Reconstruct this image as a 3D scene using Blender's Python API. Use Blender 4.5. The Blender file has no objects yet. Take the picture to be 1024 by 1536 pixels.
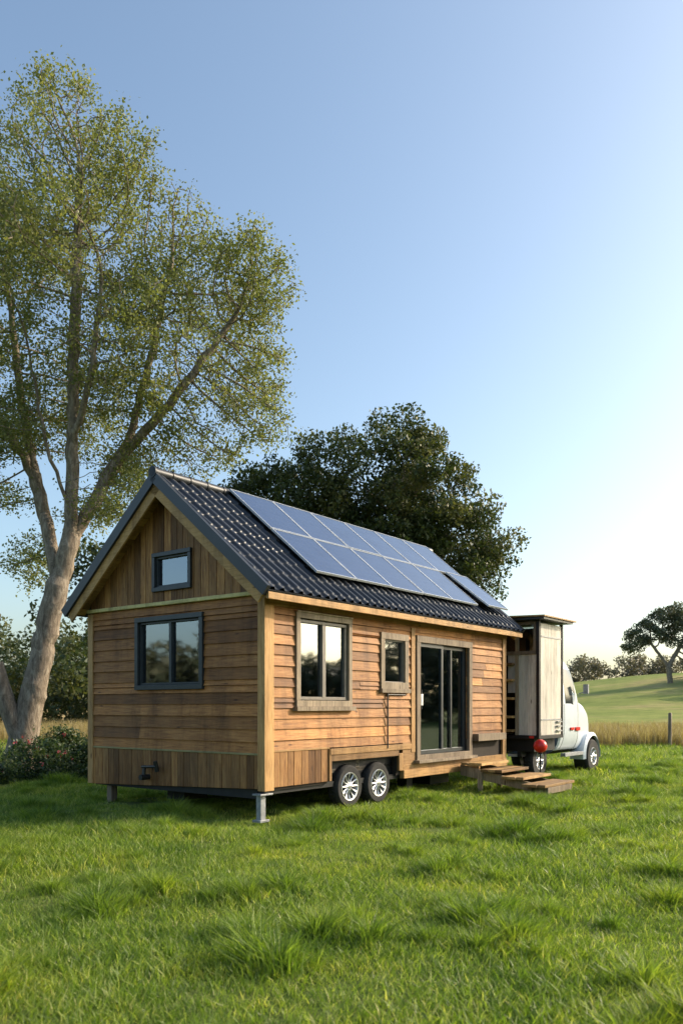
import bpy, math, random
import numpy as np
from mathutils import Vector
random.seed(7); rng=np.random.default_rng(11)
scene=bpy.context.scene
D=bpy.data
SUN_EL=26.0
SUN_H=np.array([0.955,0.296])   # horizontal direction towards the sun

# ------------------------------------------------------------------ helpers
def link(o): scene.collection.objects.link(o); return o
def empty(name,loc=(0,0,0),rz=0):
    e=D.objects.new(name,None); e.location=loc; e.rotation_euler=(0,0,rz); return link(e)
def node(nt,t,**k):
    n=nt.nodes.new(t)
    for a,b in k.items(): setattr(n,a,b)
    return n
def newmat(name):
    m=D.materials.new(name); m.use_nodes=True; nt=m.node_tree
    return m,nt,nt.nodes['Principled BSDF'],nt.nodes['Material Output']
def ramp(nt,fac,stops):
    r=node(nt,'ShaderNodeValToRGB'); e=r.color_ramp.elements
    while len(e)<len(stops): e.new(0.5)
    for i,(p,c) in enumerate(stops):
        e[i].position=p; e[i].color=(c[0],c[1],c[2],1)
    nt.links.new(fac,r.inputs[0]); return r.outputs[0]
def noise(nt,scale,detail=4,rough=.6,vec=None,dist=0):
    n=node(nt,'ShaderNodeTexNoise'); n.inputs['Scale'].default_value=scale
    n.inputs['Detail'].default_value=detail; n.inputs['Roughness'].default_value=rough
    n.inputs['Distortion'].default_value=dist
    if vec is not None: nt.links.new(vec,n.inputs['Vector'])
    return n.outputs[0]
def mixc(nt,f,a,b,mode='MIX'):
    n=node(nt,'ShaderNodeMix',data_type='RGBA',blend_type=mode)
    for s,v in ((0,f),(6,a),(7,b)):
        if hasattr(v,'links') : nt.links.new(v,n.inputs[s])
        elif s==0: n.inputs[0].default_value=v
        else: n.inputs[s].default_value=(v[0],v[1],v[2],1)
    return n.outputs[2]
def mathn(nt,op,a,b=0.5):
    n=node(nt,'ShaderNodeMath',operation=op)
    for i,v in enumerate((a,b)):
        if hasattr(v,'links'): nt.links.new(v,n.inputs[i])
        else: n.inputs[i].default_value=v
    return n.outputs[0]
def bump(nt,h,strength,dist,bs):
    b=node(nt,'ShaderNodeBump'); b.inputs['Strength'].default_value=strength; b.inputs['Distance'].default_value=dist
    nt.links.new(h,b.inputs['Height']); nt.links.new(b.outputs[0],bs.inputs['Normal'])
def mapping(nt,vec,sc):
    mp=node(nt,'ShaderNodeMapping'); mp.inputs['Scale'].default_value=sc; nt.links.new(vec,mp.inputs['Vector']); return mp.outputs[0]
def plain(name,c,rough=.5,metal=0,var=.25,scale=6,bmp=.0):
    m,nt,b,o=newmat(name)
    tc=node(nt,'ShaderNodeTexCoord').outputs['Object']
    n=noise(nt,scale,5,.65,tc)
    col=ramp(nt,n,[(.3,[x*(1-var) for x in c]),(.7,[min(1,x*(1+var)) for x in c])])
    nt.links.new(col,b.inputs['Base Color']); b.inputs['Roughness'].default_value=rough; b.inputs['Metallic'].default_value=metal
    if bmp: bump(nt,n,bmp,.01,b)
    return m
def wood(name,dark,mid,light,axis='x',rough=.62,weather=.35,wc=(.16,.13,.10)):
    m,nt,b,o=newmat(name)
    tc=node(nt,'ShaderNodeTexCoord').outputs['Object']
    at=node(nt,'ShaderNodeAttribute',attribute_name='rv').outputs['Fac']
    off=node(nt,'ShaderNodeCombineXYZ')
    for i in range(3): nt.links.new(mathn(nt,'MULTIPLY',at,17.0+9*i),off.inputs[i])
    va=node(nt,'ShaderNodeVectorMath',operation='ADD'); nt.links.new(tc,va.inputs[0]); nt.links.new(off.outputs[0],va.inputs[1])
    s={'x':(1.2,14,22),'y':(14,1.2,22),'z':(14,14,1.2)}[axis]
    g=noise(nt,2.2,8,.72,mapping(nt,va.outputs[0],s),.7)
    col=ramp(nt,g,[(.30,dark),(.48,mid),(.70,light)])
    bt=ramp(nt,at,[(0,(.42,.36,.32)),(.3,(.78,.72,.67)),(.7,(1.05,1.0,.94)),(1,(1.4,1.3,1.15))])
    col=mixc(nt,1.0,col,bt,'MULTIPLY')
    w=noise(nt,1.1,6,.7,tc)
    col=mixc(nt,ramp(nt,w,[(.45,(0,0,0)),(.75,(weather,)*3)]),col,wc)
    # rain stains running down the wall
    stn=noise(nt,1.0,7,.7,mapping(nt,tc,(3.2,3.2,.45)))
    col=mixc(nt,1.0,col,ramp(nt,stn,[(.34,(.54,.51,.48)),(.5,(.93,.92,.91)),(.62,(1.06,1.04,1.0))]),'MULTIPLY')
    kn=node(nt,'ShaderNodeTexVoronoi'); kn.inputs['Scale'].default_value=1.6
    nt.links.new(mapping(nt,va.outputs[0],{'x':(1,3,3.5),'y':(3,1,3.5),'z':(3.5,3,1)}[axis]),kn.inputs['Vector'])
    kf=ramp(nt,kn.outputs['Distance'],[(.03,(.28,.23,.2)),(.10,(1,1,1))])
    col=mixc(nt,1.0,col,kf,'MULTIPLY')
    nt.links.new(col,b.inputs['Base Color']); b.inputs['Roughness'].default_value=rough
    b.inputs['Specular IOR Level'].default_value=.3
    bump(nt,g,.6,.008,b)
    return m
def leafmat(name,c1,c2,c3,trans=.4):
    m,nt,b,o=newmat(name)
    at=node(nt,'ShaderNodeAttribute',attribute_name='rv').outputs['Fac']
    col=ramp(nt,at,[(0,c1),(.5,c2),(1,c3)])
    nt.links.new(col,b.inputs['Base Color']); b.inputs['Roughness'].default_value=.5
    b.inputs['Specular IOR Level'].default_value=.4
    t=node(nt,'ShaderNodeBsdfTranslucent')
    tcol=mixc(nt,1.0,col,(1.5,1.55,.75),'MULTIPLY'); nt.links.new(tcol,t.inputs[0])
    mx=node(nt,'ShaderNodeMixShader'); mx.inputs[0].default_value=trans
    nt.links.new(b.outputs[0],mx.inputs[1]); nt.links.new(t.outputs[0],mx.inputs[2]); nt.links.new(mx.outputs[0],o.inputs[0])
    return m

def npmesh(name,verts,faces_flat,sizes,rv=None,mat=None,smooth=False):
    me=D.meshes.new(name); verts=np.asarray(verts,dtype=np.float32)
    me.vertices.add(len(verts)); me.vertices.foreach_set('co',verts.ravel())
    sizes=np.asarray(sizes,dtype=np.int32); st=np.concatenate([[0],np.cumsum(sizes)[:-1]]).astype(np.int32)
    me.loops.add(len(faces_flat)); me.loops.foreach_set('vertex_index',np.asarray(faces_flat,dtype=np.int32))
    me.polygons.add(len(sizes)); me.polygons.foreach_set('loop_start',st)
    me.polygons.foreach_set('use_smooth',np.full(len(sizes),bool(smooth)))
    me.update(calc_edges=True)
    if rv is not None:
        a=me.attributes.new('rv','FLOAT','POINT'); a.data.foreach_set('value',np.asarray(rv,dtype=np.float32))
    if mat: me.materials.append(mat)
    return me
def obj(name,me,parent=None,loc=None):
    o=D.objects.new(name,me); link(o)
    if parent: o.parent=parent
    if loc is not None: o.location=loc
    return o

class MB:
    def __init__(s): s.v=[];s.f=[];s.sz=[];s.r=[]
    def hexa(s,c,rv=None):
        b=len(s.v); s.v+= [tuple(p) for p in c]; rv=random.random() if rv is None else rv; s.r+=[rv]*8
        for q in ((0,3,2,1),(4,5,6,7),(0,1,5,4),(1,2,6,5),(2,3,7,6),(3,0,4,7)):
            s.f+=[b+i for i in q]; s.sz.append(4)
    def box(s,x0,x1,y0,y1,z0,z1,rv=None):
        s.hexa([(x0,y0,z0),(x1,y0,z0),(x1,y1,z0),(x0,y1,z0),(x0,y0,z1),(x1,y0,z1),(x1,y1,z1),(x0,y1,z1)],rv)
    def tube(s,pts,r,n=10,rv=.5,cap=True):
        pts=[Vector(p) for p in pts]; base=len(s.v); rr=r if hasattr(r,'__len__') else [r]*len(pts)
        for i,p in enumerate(pts):
            d=(pts[min(i+1,len(pts)-1)]-pts[max(i-1,0)]).normalized()
            ref=Vector((0,0,1)) if abs(d.z)<.9 else Vector((1,0,0))
            u=d.cross(ref).normalized(); w=d.cross(u)
            for k in range(n):
                a=2*math.pi*k/n; q=p+(u*math.cos(a)+w*math.sin(a))*rr[i]; s.v.append(tuple(q)); s.r.append(rv)
        for i in range(len(pts)-1):
            for k in range(n):
                a=base+i*n+k; b2=base+i*n+(k+1)%n
                s.f+=[a,b2,b2+n,a+n]; s.sz.append(4)
        if cap:
            s.f+=[base+k for k in range(n)]; s.sz.append(n)
            s.f+=[base+(len(pts)-1)*n+k for k in range(n)]; s.sz.append(n)
    def lathe_y(s,c,prof,n=32,rv=.5):
        base=len(s.v)
        for r,y in prof:
            for k in range(n):
                a=2*math.pi*k/n; s.v.append((c[0]+r*math.cos(a),c[1]+y,c[2]+r*math.sin(a))); s.r.append(rv)
        for i in range(len(prof)-1):
            for k in range(n):
                a=base+i*n+k; b2=base+i*n+(k+1)%n
                s.f+=[a,b2,b2+n,a+n]; s.sz.append(4)
    def make(s,name,mat,parent=None,bevel=0,smooth=False):
        import bmesh
        me=npmesh(name,s.v,s.f,s.sz,s.r,mat,smooth)
        bm=bmesh.new(); bm.from_mesh(me); bmesh.ops.recalc_face_normals(bm,faces=bm.faces); bm.to_mesh(me); bm.free()
        o=obj(name,me,parent)
        if bevel:
            m=o.modifiers.new('b','BEVEL'); m.width=bevel; m.segments=2; m.limit_method='ANGLE'
        if smooth:
            try: me.set_sharp_from_angle(angle=math.radians(40))
            except Exception: pass
        return o

def fnoise(x,y,f=1.0,seed=0):
    x=np.asarray(x,float)*f; y=np.asarray(y,float)*f; r=np.random.default_rng(100+seed); s=0
    for i in range(7):
        a=r.uniform(0,6.28); k=r.uniform(.6,1.9); s=s+np.sin(k*(x*math.cos(a)+y*math.sin(a))+r.uniform(0,6.28))
    return s/7*1.8
def sst(a,b,x): t=np.clip((np.asarray(x,float)-a)/(b-a),0,1); return t*t*(3-2*t)
def H(x,y):
    x=np.asarray(x,float); y=np.asarray(y,float)
    near=.04*fnoise(x,y,2.6,1)+.035*fnoise(x,y,.9,2)
    hill=8.6*sst(-10,70,x)*sst(42,165,y)
    return near*(1-sst(60,120,y))+hill+ .8*fnoise(x,y,.03,3)*sst(80,200,y)*sst(20,60,x)

# ------------------------------------------------------------------ materials
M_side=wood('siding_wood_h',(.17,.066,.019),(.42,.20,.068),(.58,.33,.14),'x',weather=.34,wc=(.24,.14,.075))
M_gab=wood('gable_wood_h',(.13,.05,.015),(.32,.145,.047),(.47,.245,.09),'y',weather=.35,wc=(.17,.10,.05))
M_vert=wood('vertical_wood',(.10,.046,.017),(.28,.14,.05),(.43,.26,.11),'z',weather=.5,wc=(.12,.075,.042))
M_trim=wood('trim_wood',(.30,.17,.065),(.48,.29,.12),(.6,.4,.2),'z',weather=.25)
M_trimx=wood('trim_wood_x',(.24,.13,.05),(.42,.25,.10),(.54,.35,.17),'x',weather=.3)
M_belt=wood('belt_wood',(.32,.28,.13),(.46,.42,.20),(.56,.52,.28),'y',weather=.2)
M_bargew=wood('barge_wood',(.28,.16,.06),(.46,.28,.11),(.56,.37,.18),'y',weather=.2)
M_grayw=wood('weathered_wood',(.14,.115,.085),(.28,.23,.17),(.40,.34,.26),'z',weather=.4)
M_step=wood('step_wood',(.24,.14,.05),(.44,.28,.12),(.58,.41,.2),'x',weather=.3)
M_dark=plain('dark_backing',(.03,.022,.016),.9)
M_int=plain('interior_plaster',(.3,.26,.2),.9)
M_metal=plain('dark_metal_frame',(.035,.04,.045),.4,.2)
M_bronze=plain('weathered_sash',(.17,.15,.125),.55,.1)
M_steel=plain('chassis_steel',(.02,.02,.021),.55,.4)
M_galv=plain('galvanised',(.27,.28,.29),.55,.4,.3,14)
M_tyre=plain('tyre_rubber',(.022,.021,.02),.85,0,.4,12,.2)
M_rim=plain('alloy_rim',(.62,.63,.64),.32,.75,.12,20)
M_alu=plain('aluminium_frame',(.62,.64,.66),.4,.5,.1,10)
M_curtain=plain('curtain_cloth',(.5,.48,.41),.95,0,.12,8)
M_black=plain('black_plastic',(.02,.02,.022),.4)
M_tglass=plain('truck_glass',(.03,.037,.04),.1)
M_red=plain('red_plastic',(.62,.02,.015),.3,0,.1)

def glassmat(name,refl,tint):
    m,nt,b,o=newmat(name)
    nt.nodes.remove(b)
    g=node(nt,'ShaderNodeBsdfGlossy'); g.inputs['Roughness'].default_value=.035; g.inputs['Color'].default_value=(.78,.86,.95,1)
    tc=node(nt,'ShaderNodeTexCoord').outputs['Object']
    nb=noise(nt,1.2,2,.4,tc); bp=node(nt,'ShaderNodeBump'); bp.inputs['Strength'].default_value=.05; bp.inputs['Distance'].default_value=.05
    nt.links.new(nb,bp.inputs['Height']); nt.links.new(bp.outputs[0],g.inputs['Normal'])
    t=node(nt,'ShaderNodeBsdfTransparent'); t.inputs[0].default_value=(*tint,1)
    fr=node(nt,'ShaderNodeFresnel'); fr.inputs[0].default_value=1.5
    f=mathn(nt,'ADD',fr.outputs[0],refl)
    mx=node(nt,'ShaderNodeMixShader'); nt.links.new(f,mx.inputs[0]); nt.links.new(t.outputs[0],mx.inputs[1]); nt.links.new(g.outputs[0],mx.inputs[2])
    nt.links.new(mx.outputs[0],o.inputs[0]); return m
M_glass=glassmat('window_glass',.19,(.62,.66,.64))

M_roof,nt,b,o=newmat('roof_metal_tile')
tc=node(nt,'ShaderNodeTexCoord').outputs['Object']; n1=noise(nt,3,6,.7,tc)
nt.links.new(ramp(nt,n1,[(.3,(.016,.018,.023)),(.7,(.04,.044,.052))]),b.inputs['Base Color'])
nt.links.new(ramp(nt,n1,[(.3,(.32,)*3),(.7,(.5,)*3)]),b.inputs['Roughness']); b.inputs['Metallic'].default_value=.15

M_sol,nt,b,o=newmat('solar_cells')
tcn=node(nt,'ShaderNodeTexCoord')
br=node(nt,'ShaderNodeTexBrick',offset=0.0,squash=1.0)
br.inputs['Scale'].default_value=1; br.inputs['Brick Width'].default_value=.16; br.inputs['Row Height'].default_value=.16
br.inputs['Mortar Size'].default_value=.004
br.inputs['Color1'].default_value=(.018,.035,.095,1); br.inputs['Color2'].default_value=(.024,.042,.11,1); br.inputs['Mortar'].default_value=(.06,.08,.14,1)
nt.links.new(tcn.outputs['UV'],br.inputs['Vector'])
nt.links.new(br.outputs[0],b.inputs['Base Color']); 
ns=noise(nt,2.5,5,.6,tcn.outputs['Object']); nt.links.new(ramp(nt,ns,[(.3,(.10,)*3),(.75,(.26,)*3)]),b.inputs['Roughness'])
b.inputs['Specular IOR Level'].default_value=.55; b.inputs['Coat Weight'].default_value=.2; b.inputs['Coat Roughness'].default_value=.08

# ------------------------------------------------------------------ tiny house
ANG=math.atan2(.795,.606)
house=empty('tiny_house_on_wheels',(-1.07,11.4,0),ANG)
LEN=7.4; WID=3.95
RY,RZ=1.975,5.1; CS,SN=.768,.641
def R(x,u,h,side=1):
    y=-CS*u-SN*h; 
    return (x,RY+y if side==1 else RY-y, RZ-SN*u+CS*h)
def under(y,off=.13):
    return RZ-off-abs(y-RY)*SN/CS
WM={'long':lambda u,w,z:(u,-w,z),'gable':lambda u,w,z:(-w,u,z)}
def split(a0,a1,z0,z1,holes):
    holes=[h for h in holes if h[0]<a1 and h[1]>a0]
    zs=sorted({z0,z1}|{h[2] for h in holes if z0<h[2]<z1}|{h[3] for h in holes if z0<h[3]<z1})
    for q0,q1 in zip(zs[:-1],zs[1:]):
        iv=[(a0,a1)]
        for h in holes:
            if h[2]<(q0+q1)/2<h[3]:
                n=[]
                for p,q in iv:
                    if h[0]>p: n.append((p,min(q,h[0])))
                    if h[1]<q: n.append((max(p,h[1]),q))
                iv=[(p,q) for p,q in n if q-p>.01]
        for p,q in iv: yield p,q,q0,q1
def wbox(mb,wall,u0,u1,w0,w1,z0,z1,rv=None,w1t=None,z1b=None,z0b=None):
    f=WM[wall]; w1t=w1 if w1t is None else w1t; z1b=z1 if z1b is None else z1b; z0b=z0 if z0b is None else z0b
    mb.hexa([f(u0,w0,z0),f(u1,w0,z0b),f(u1,w1,z0b),f(u0,w1,z0),f(u0,w0,z1),f(u1,w0,z1b),f(u1,w1t,z1b),f(u0,w1t,z1)],rv)
HL=[(.69,1.90,1.66,2.91),(2.88,3.52,1.94,2.74),(4.0,5.78,.68,2.76)]
HG=[(1.24,2.67,1.91,2.94),(1.50,2.26,3.44,3.92)]
def siding(wall,a0,a1,z0,z1,hh,holes,mat,name):
    mb=MB(); z=z0
    while z<z1-.02:
        h=hh*random.uniform(.9,1.1); zt=min(z+h,z1)
        cuts=[a0]; 
        if a1-a0>5 or random.random()<.35:
            c=a0+random.uniform(1.2,3.4)
            while c<a1-.8: cuts.append(c); c+=random.uniform(2.0,3.6)
        cuts.append(a1)
        for c0,c1 in zip(cuts[:-1],cuts[1:]):
            rv=random.random(); jig=random.uniform(-.003,.005); tz=random.uniform(-.004,.004)
            for p,q,q0,q1 in split(c0+.002,c1-.002,z,zt,holes):
                wbox(mb,wall,p,q,-.01,.038+jig,q0-(.008+tz if q0==z else 0),q1-.006,rv,w1t=.014)
        z=zt
    return mb.make(name,mat,house)
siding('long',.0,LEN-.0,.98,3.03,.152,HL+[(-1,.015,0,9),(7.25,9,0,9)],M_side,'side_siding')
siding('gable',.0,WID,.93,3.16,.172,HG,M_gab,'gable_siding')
mb=MB()
for p,q,a,c in split(0,LEN,.42,3.36,HL+[(1.42,3.32,0,.74)]): wbox(mb,'long',p,q,-.10,-.012,a,c,.3)
for p,q,a,c in split(.0,WID,.42,3.36,HG): wbox(mb,'gable',max(p,.102),q,-.10,-.012,a,c,.3)
for y0,y1 in ((.0,.8),(.8,1.5),(1.5,1.975),(1.975,2.26),(2.26,3.1),(3.1,3.95)):
    if 1.49<y0<2.2:
        wbox(mb,'gable',y0,y1,-.10,-.012,3.92,under(y0),.3,z1b=under(y1))
    else: wbox(mb,'gable',y0,y1,-.10,-.012,3.361,max(under(y0),3.37),.3,z1b=max(under(y1),3.37))
mb.make('wall_backing',M_dark,house)
mb=MB()
mb.box(.102,LEN,WID-.1,WID,.42,3.36); mb.box(LEN-.1,LEN,.1,WID-.1,.42,3.36)
mb.hexa([(LEN-.1,.0,3.37),(LEN,.0,3.37),(LEN,RY,3.37),(LEN-.1,RY,3.37),(LEN-.1,.0,3.38),(LEN,.0,3.38),(LEN,RY,4.95),(LEN-.1,RY,4.95)])
mb.hexa([(LEN-.1,RY,3.37),(LEN,RY,3.37),(LEN,WID,3.37),(LEN-.1,WID,3.37),(LEN-.1,RY,4.95),(LEN,RY,4.95),(LEN,WID,3.38),(LEN-.1,WID,3.38)])
mb.make('rear_walls',M_side,house)
mb=MB(); mb.box(.11,LEN-.11,.11,WID-.11,.56,.62); mb.box(2.3,2.38,.11,2.6,.62,3.2); mb.box(3.6,3.66,1.2,WID-.11,.62,3.1)
mb.box(1.0,2.2,3.0,3.7,.62,1.5); mb.box(4.2,5.6,3.0,3.8,.62,1.4); mb.box(.11,LEN-.11,.11,WID-.11,3.24,3.28)
mb.make('interior',M_int,house)
mb=MB(); y=.02
while y<WID-.02:
    w=random.uniform(.12,.17); y1=min(y+w,WID-.02); rv=random.random(); j=random.uniform(0,.008)
    for p,q,a,c in split(y+.002,y1-.005,3.22,9,[HG[1]]):
        za,zb=min(c,under(p)),min(c,under(q))
        if max(za,zb)<a+.02: continue
        wbox(mb,'gable',p,q,-.01,.018+j,a,max(za,a+.01),rv,z1b=max(zb,a+.01))
    y=y1
mb.make('gable_vertical_boards',M_vert,house,.003)
mb=MB(); y=.0
while y<WID-.001:
    w=random.uniform(.13,.19); y1=min(y+w,WID)
    zb=.45-.035*y; wbox(mb,'gable',y+.002,y1-.005,-.01,.024+random.uniform(0,.008),zb,.925,z0b=.45-.035*y1,)
    y=y1
x=.165
while x<1.40:
    w=random.uniform(.13,.18); x1=min(x+w,1.42); wbox(mb,'long',x+.002,x1-.005,-.01,.022+random.uniform(0,.01),.46,.955); x=x1
mb.make('skirt_boards',M_vert,house,.003)
mb=MB()
wbox(mb,'long',-.045,.15,.0,.046,.42,3.14,.8); wbox(mb,'gable',.0,.09,.0,.045,.42,3.14,.75)
wbox(mb,'gable',WID-.11,WID+.02,0,.05,.32,3.14,.6)
wbox(mb,'long',LEN-.14,LEN+.03,0,.05,.5,3.1,.35)
wbox(mb,'long',3.72,3.84,0,.05,.80,2.98,.45)
wbox(mb,'long',1.40,1.46,.0,.05,.46,.955,.3)
wbox(mb,'long',3.33,3.45,.0,.05,.50,.80,.5)
mb.make('corner_trim',M_trim,house,.005)
mb=MB()
wbox(mb,'long',-.02,LEN+.05,0,.052,3.02,3.20,.25)
wbox(mb,'long',-.02,LEN+.05,0,.035,3.205,3.34,.1)
wbox(mb,'long',1.42,3.70,.02,.06,.86,.955,.55)
wbox(mb,'long',1.46,3.33,.0,.045,.76,.86,.15)
wbox(mb,'long',3.45,LEN+.02,-.02,.07,.36,.50,.75)
wbox(mb,'long',3.45,LEN-.14,.0,.05,.50,.60,.5)
wbox(mb,'long',3.45,3.98,.0,.04,.60,.98,.3)
wbox(mb,'long',.15,1.42,.0,.04,.955,.985,.5)
mb.box(-.26,LEN+.24,-.315,-.275,3.055,3.15,.8)
mb.make('horizontal_trim',M_trimx,house,.004)
mb=MB(); wbox(mb,'gable',-.04,WID+.02,.0,.075,3.16,3.215,.9); wbox(mb,'gable',.09,WID-.11,.0,.04,.915,.945,.2); mb.make('belt_trim',M_belt,house,.005)
mb=MB()
mb.hexa([(-.24,-.275,3.06),(LEN+.2,-.275,3.06),(LEN+.2,-.0,3.20),(-.24,-.0,3.20),(-.24,-.275,3.09),(LEN+.2,-.275,3.09),(LEN+.2,0,3.29),(-.24,0,3.29)],.3)
for s in (1,-1):
    u=.0
    while u<2.9:
        u1=min(u+.145,2.93); rv=random.random()
        a=[R(-.25,u+.004,-.13,s),R(-.0,u+.004,-.13,s),R(-.0,u1,-.13,s),R(-.25,u1,-.13,s)]
        b2=[R(-.25,u+.004,-.10,s),R(-.0,u+.004,-.10,s),R(-.0,u1,-.10,s),R(-.25,u1,-.10,s)]
        mb.hexa(a+b2,rv); u=u1
mb.make('soffit',M_trimx,house)
mb=MB()
for s in (1,-1):
    for (x0,x1) in ((-.285,-.25),(LEN+.2,LEN+.235)):
        mb.hexa([R(x0,.0 if s==1 else .03,-.25,s),R(x1,.0 if s==1 else .03,-.25,s),R(x1,2.96,-.25,s),R(x0,2.96,-.25,s),
             R(x0,.0 if s==1 else .03,-.09,s),R(x1,.0 if s==1 else .03,-.09,s),R(x1,2.96,-.09,s),R(x0,2.96,-.09,s)],.6)
mb.make('barge_boards',M_bargew,house,.004)
mb=MB()
for s in (1,-1):
    mb.hexa([R(-.25,0,-.095,s),R(LEN+.2,0,-.095,s),R(LEN+.2,2.93,-.095,s),R(-.25,2.93,-.095,s),R(-.25,0,-.02,s),R(LEN+.2,0,-.02,s),R(LEN+.2,2.93,-.02,s),R(-.25,2.93,-.02,s)])
    for x0,x1 in ((-.33,-.27),(LEN+.21,LEN+.28)):
        mb.hexa([R(x0,0,-.10,s),R(x1,0,-.10,s),R(x1,3.0,-.10,s),R(x0,3.0,-.10,s),R(x0,0,.055,s),R(x1,0,.055,s),R(x1,3.0,.055,s),R(x0,3.0,.055,s)])
for s in (1,-1):
    mb.hexa([R(-.29,2.95,-.06,s),R(LEN+.24,2.95,-.06,s),R(LEN+.24,3.0,-.06,s),R(-.29,3.0,-.06,s),R(-.29,2.95,-.01,s),R(LEN+.24,2.95,-.01,s),R(LEN+.24,3.0,-.01,s),R(-.29,3.0,-.01,s)])
mb.make('roof_deck',M_roof,house)
mb=MB(); mb.tube([(-.34,RY,RZ+.04),(LEN+.29,RY,RZ+.04)],.075,14)
for k in range(22): mb.tube([(-.34+k*.36,RY,RZ+.04),(-.31+k*.36,RY,RZ+.04)],.086,14)
mb.make('ridge_cap',M_roof,house,0,True)
xs=np.arange(-.28,LEN+.225,.0166); us=[]
cr=.36; u=0
while u<3.0:
    for f in (0,.05,.3,.6,.93,.985): us.append(u+f*cr)
    u+=cr
us=np.array([q for q in us if q<3.02]); 
for s in (1,-1):
    X,U=np.meshgrid(xs,us)
    h=.038*np.clip(np.cos(2*np.pi*X/.2),-.25,.8)+.008
    fr=(U/cr)%1.0; h=h+.017*fr
    V=np.stack([X,(RY-CS*U-SN*h) if s==1 else (RY+CS*U+SN*h),RZ-SN*U+CS*h],-1).reshape(-1,3)
    nr,nc=X.shape; i=np.arange((nr-1)*(nc-1)); r0=i//(nc-1); c0=i%(nc-1); a=r0*nc+c0
    F=np.stack([a,a+1,a+1+nc,a+nc],-1) if s==-1 else np.stack([a,a+nc,a+nc+1,a+1],-1)
    obj('roof_tiles',npmesh('roof_tiles',V,F.ravel(),np.full(len(F),4),None,M_roof,True),house)
fr=MB(); sv=[];suv=[]
def panel(x0,x1,u0,u1,h0,h1):
    t=.035; e=.016
    def hx(xa,xb,ua,ub):
        ha=h0+(h1-h0)*(ua-u0)/(u1-u0); hb=h0+(h1-h0)*(ub-u0)/(u1-u0)
        fr.hexa([R(xa,ua,ha),R(xb,ua,ha),R(xb,ub,hb),R(xa,ub,hb),R(xa,ua,ha+t),R(xb,ua,ha+t),R(xb,ub,hb+t),R(xa,ub,hb+t)],.5)
    hx(x0,x0+e,u0,u1); hx(x1-e,x1,u0,u1); hx(x0+e,x1-e,u0,u0+e); hx(x0+e,x1-e,u1-e,u1)
    g=t-.006
    for (a,b_) in [(x0+e,u0+e),(x1-e,u0+e),(x1-e,u1-e),(x0+e,u1-e)]:
        hh=h0+(h1-h0)*(b_-u0)/(u1-u0); sv.append(R(a,b_,hh+g)); suv.append((a-x0,b_-u0))
pw=1.03
for c in range(6):
    x0=1.2+c*pw; j=random.uniform(-.004,.006); panel(x0,x0+pw-.02,.02,1.2,.10,.10+j)
    if c<5: panel(x0,x0+pw-.02,1.225,2.42,.10,.10-j)
panel(1.2+5*pw+.24,1.2+6*pw+.08,1.10+.14,2.50,.13,.17)
fr.make('solar_frames',M_alu,house)
nq=len(sv)//4; me=npmesh('solar_panels',sv,np.arange(4*nq),np.full(nq,4),None,M_sol)
uvl=me.uv_layers.new(name='UVMap'); uvl.data.foreach_set('uv',np.array(suv,dtype=np.float32).ravel())
obj('solar_panels',me,house)
mb=MB()
for u in (.35,.95,1.5,2.15): mb.hexa([R(1.25,u,.05),R(7.35,u,.05),R(7.35,u+.04,.05),R(1.25,u+.04,.05),R(1.25,u,.098),R(7.35,u,.098),R(7.35,u+.04,.098),R(1.25,u+.04,.098)])
mb.make('solar_rails',M_black,house)

fD=MB(); fG=MB(); gl=MB(); cu=MB(); fM=MB(); fB=MB()
def frame(mb,wall,u0,u1,z0,z1,t,w0,w1,rv=.5,bot=None):
    bt=t if bot is None else bot
    wbox(mb,wall,u0,u0+t,w0,w1,z0+bt,z1-t,rv); wbox(mb,wall,u1-t,u1,w0,w1,z0+bt,z1-t,rv*.8)
    wbox(mb,wall,u0,u1,w0,w1+.004,z1-t,z1,rv); wbox(mb,wall,u0,u1,w0,w1+.004,z0,z0+bt,rv)
def pane(wall,u0,u1,z0,z1,w):
    wbox(gl,wall,u0,u1,w-.006,w,z0,z1)
def curtain(wall,u0,u1,z0,z1,w):
    n=int((u1-u0)/.035); f=WM[wall]
    for i in range(n):
        a=u0+(u1-u0)*i/n; b_=u0+(u1-u0)*(i+1)/n; wa=w+.02*math.sin(i*1.9); wb=w+.02*math.sin((i+1)*1.9)
        cu.hexa([f(a,wa,z0),f(b_,wb,z0),f(b_,wb-.004,z0),f(a,wa-.004,z0),f(a,wa,z1),f(b_,wb,z1),f(b_,wb-.004,z1),f(a,wa-.004,z1)],.5)
frame(fG,'long',.62,1.97,1.60,2.98,.085,.0,.062,.75,.09)
wbox(fG,'long',.58,2.01,.0,.11,1.535,1.60,.6); wbox(fG,'long',.62,1.97,.062,.085,2.975,3.0,.9)
frame(fB,'long',.72,1.87,1.70,2.88,.045,-.06,.02); wbox(fB,'long',1.255,1.335,-.06,.03,1.73,2.85)
pane('long',.75,1.85,1.72,2.86,-.02); curtain('long',.72,1.05,1.68,2.9,-.14); curtain('long',1.6,1.9,1.68,2.9,-.14)
frame(fG,'long',2.78,3.62,1.90,2.84,.11,.0,.058,.7); wbox(fG,'long',2.76,3.64,0,.09,1.83,1.90,.5)
frame(fB,'long',2.88,3.52,1.99,2.74,.035,-.05,.02); pane('long',2.91,3.49,2.02,2.71,-.02); curtain('long',2.89,3.5,1.95,2.3,-.12)
frame(fG,'long',3.87,5.90,.60,2.86,.12,.0,.07,.3,.14)
wbox(fG,'long',3.80,5.95,.0,.16,.60,.655,.5)
for a,c,w in ((4.0,4.86,.0),(4.80,5.78,-.05)):
    frame(fM,'long',a,c,.745,2.74,.07,w-.03,w+.02); pane('long',a+.06,c-.06,.8,2.68,w-.01)
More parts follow.
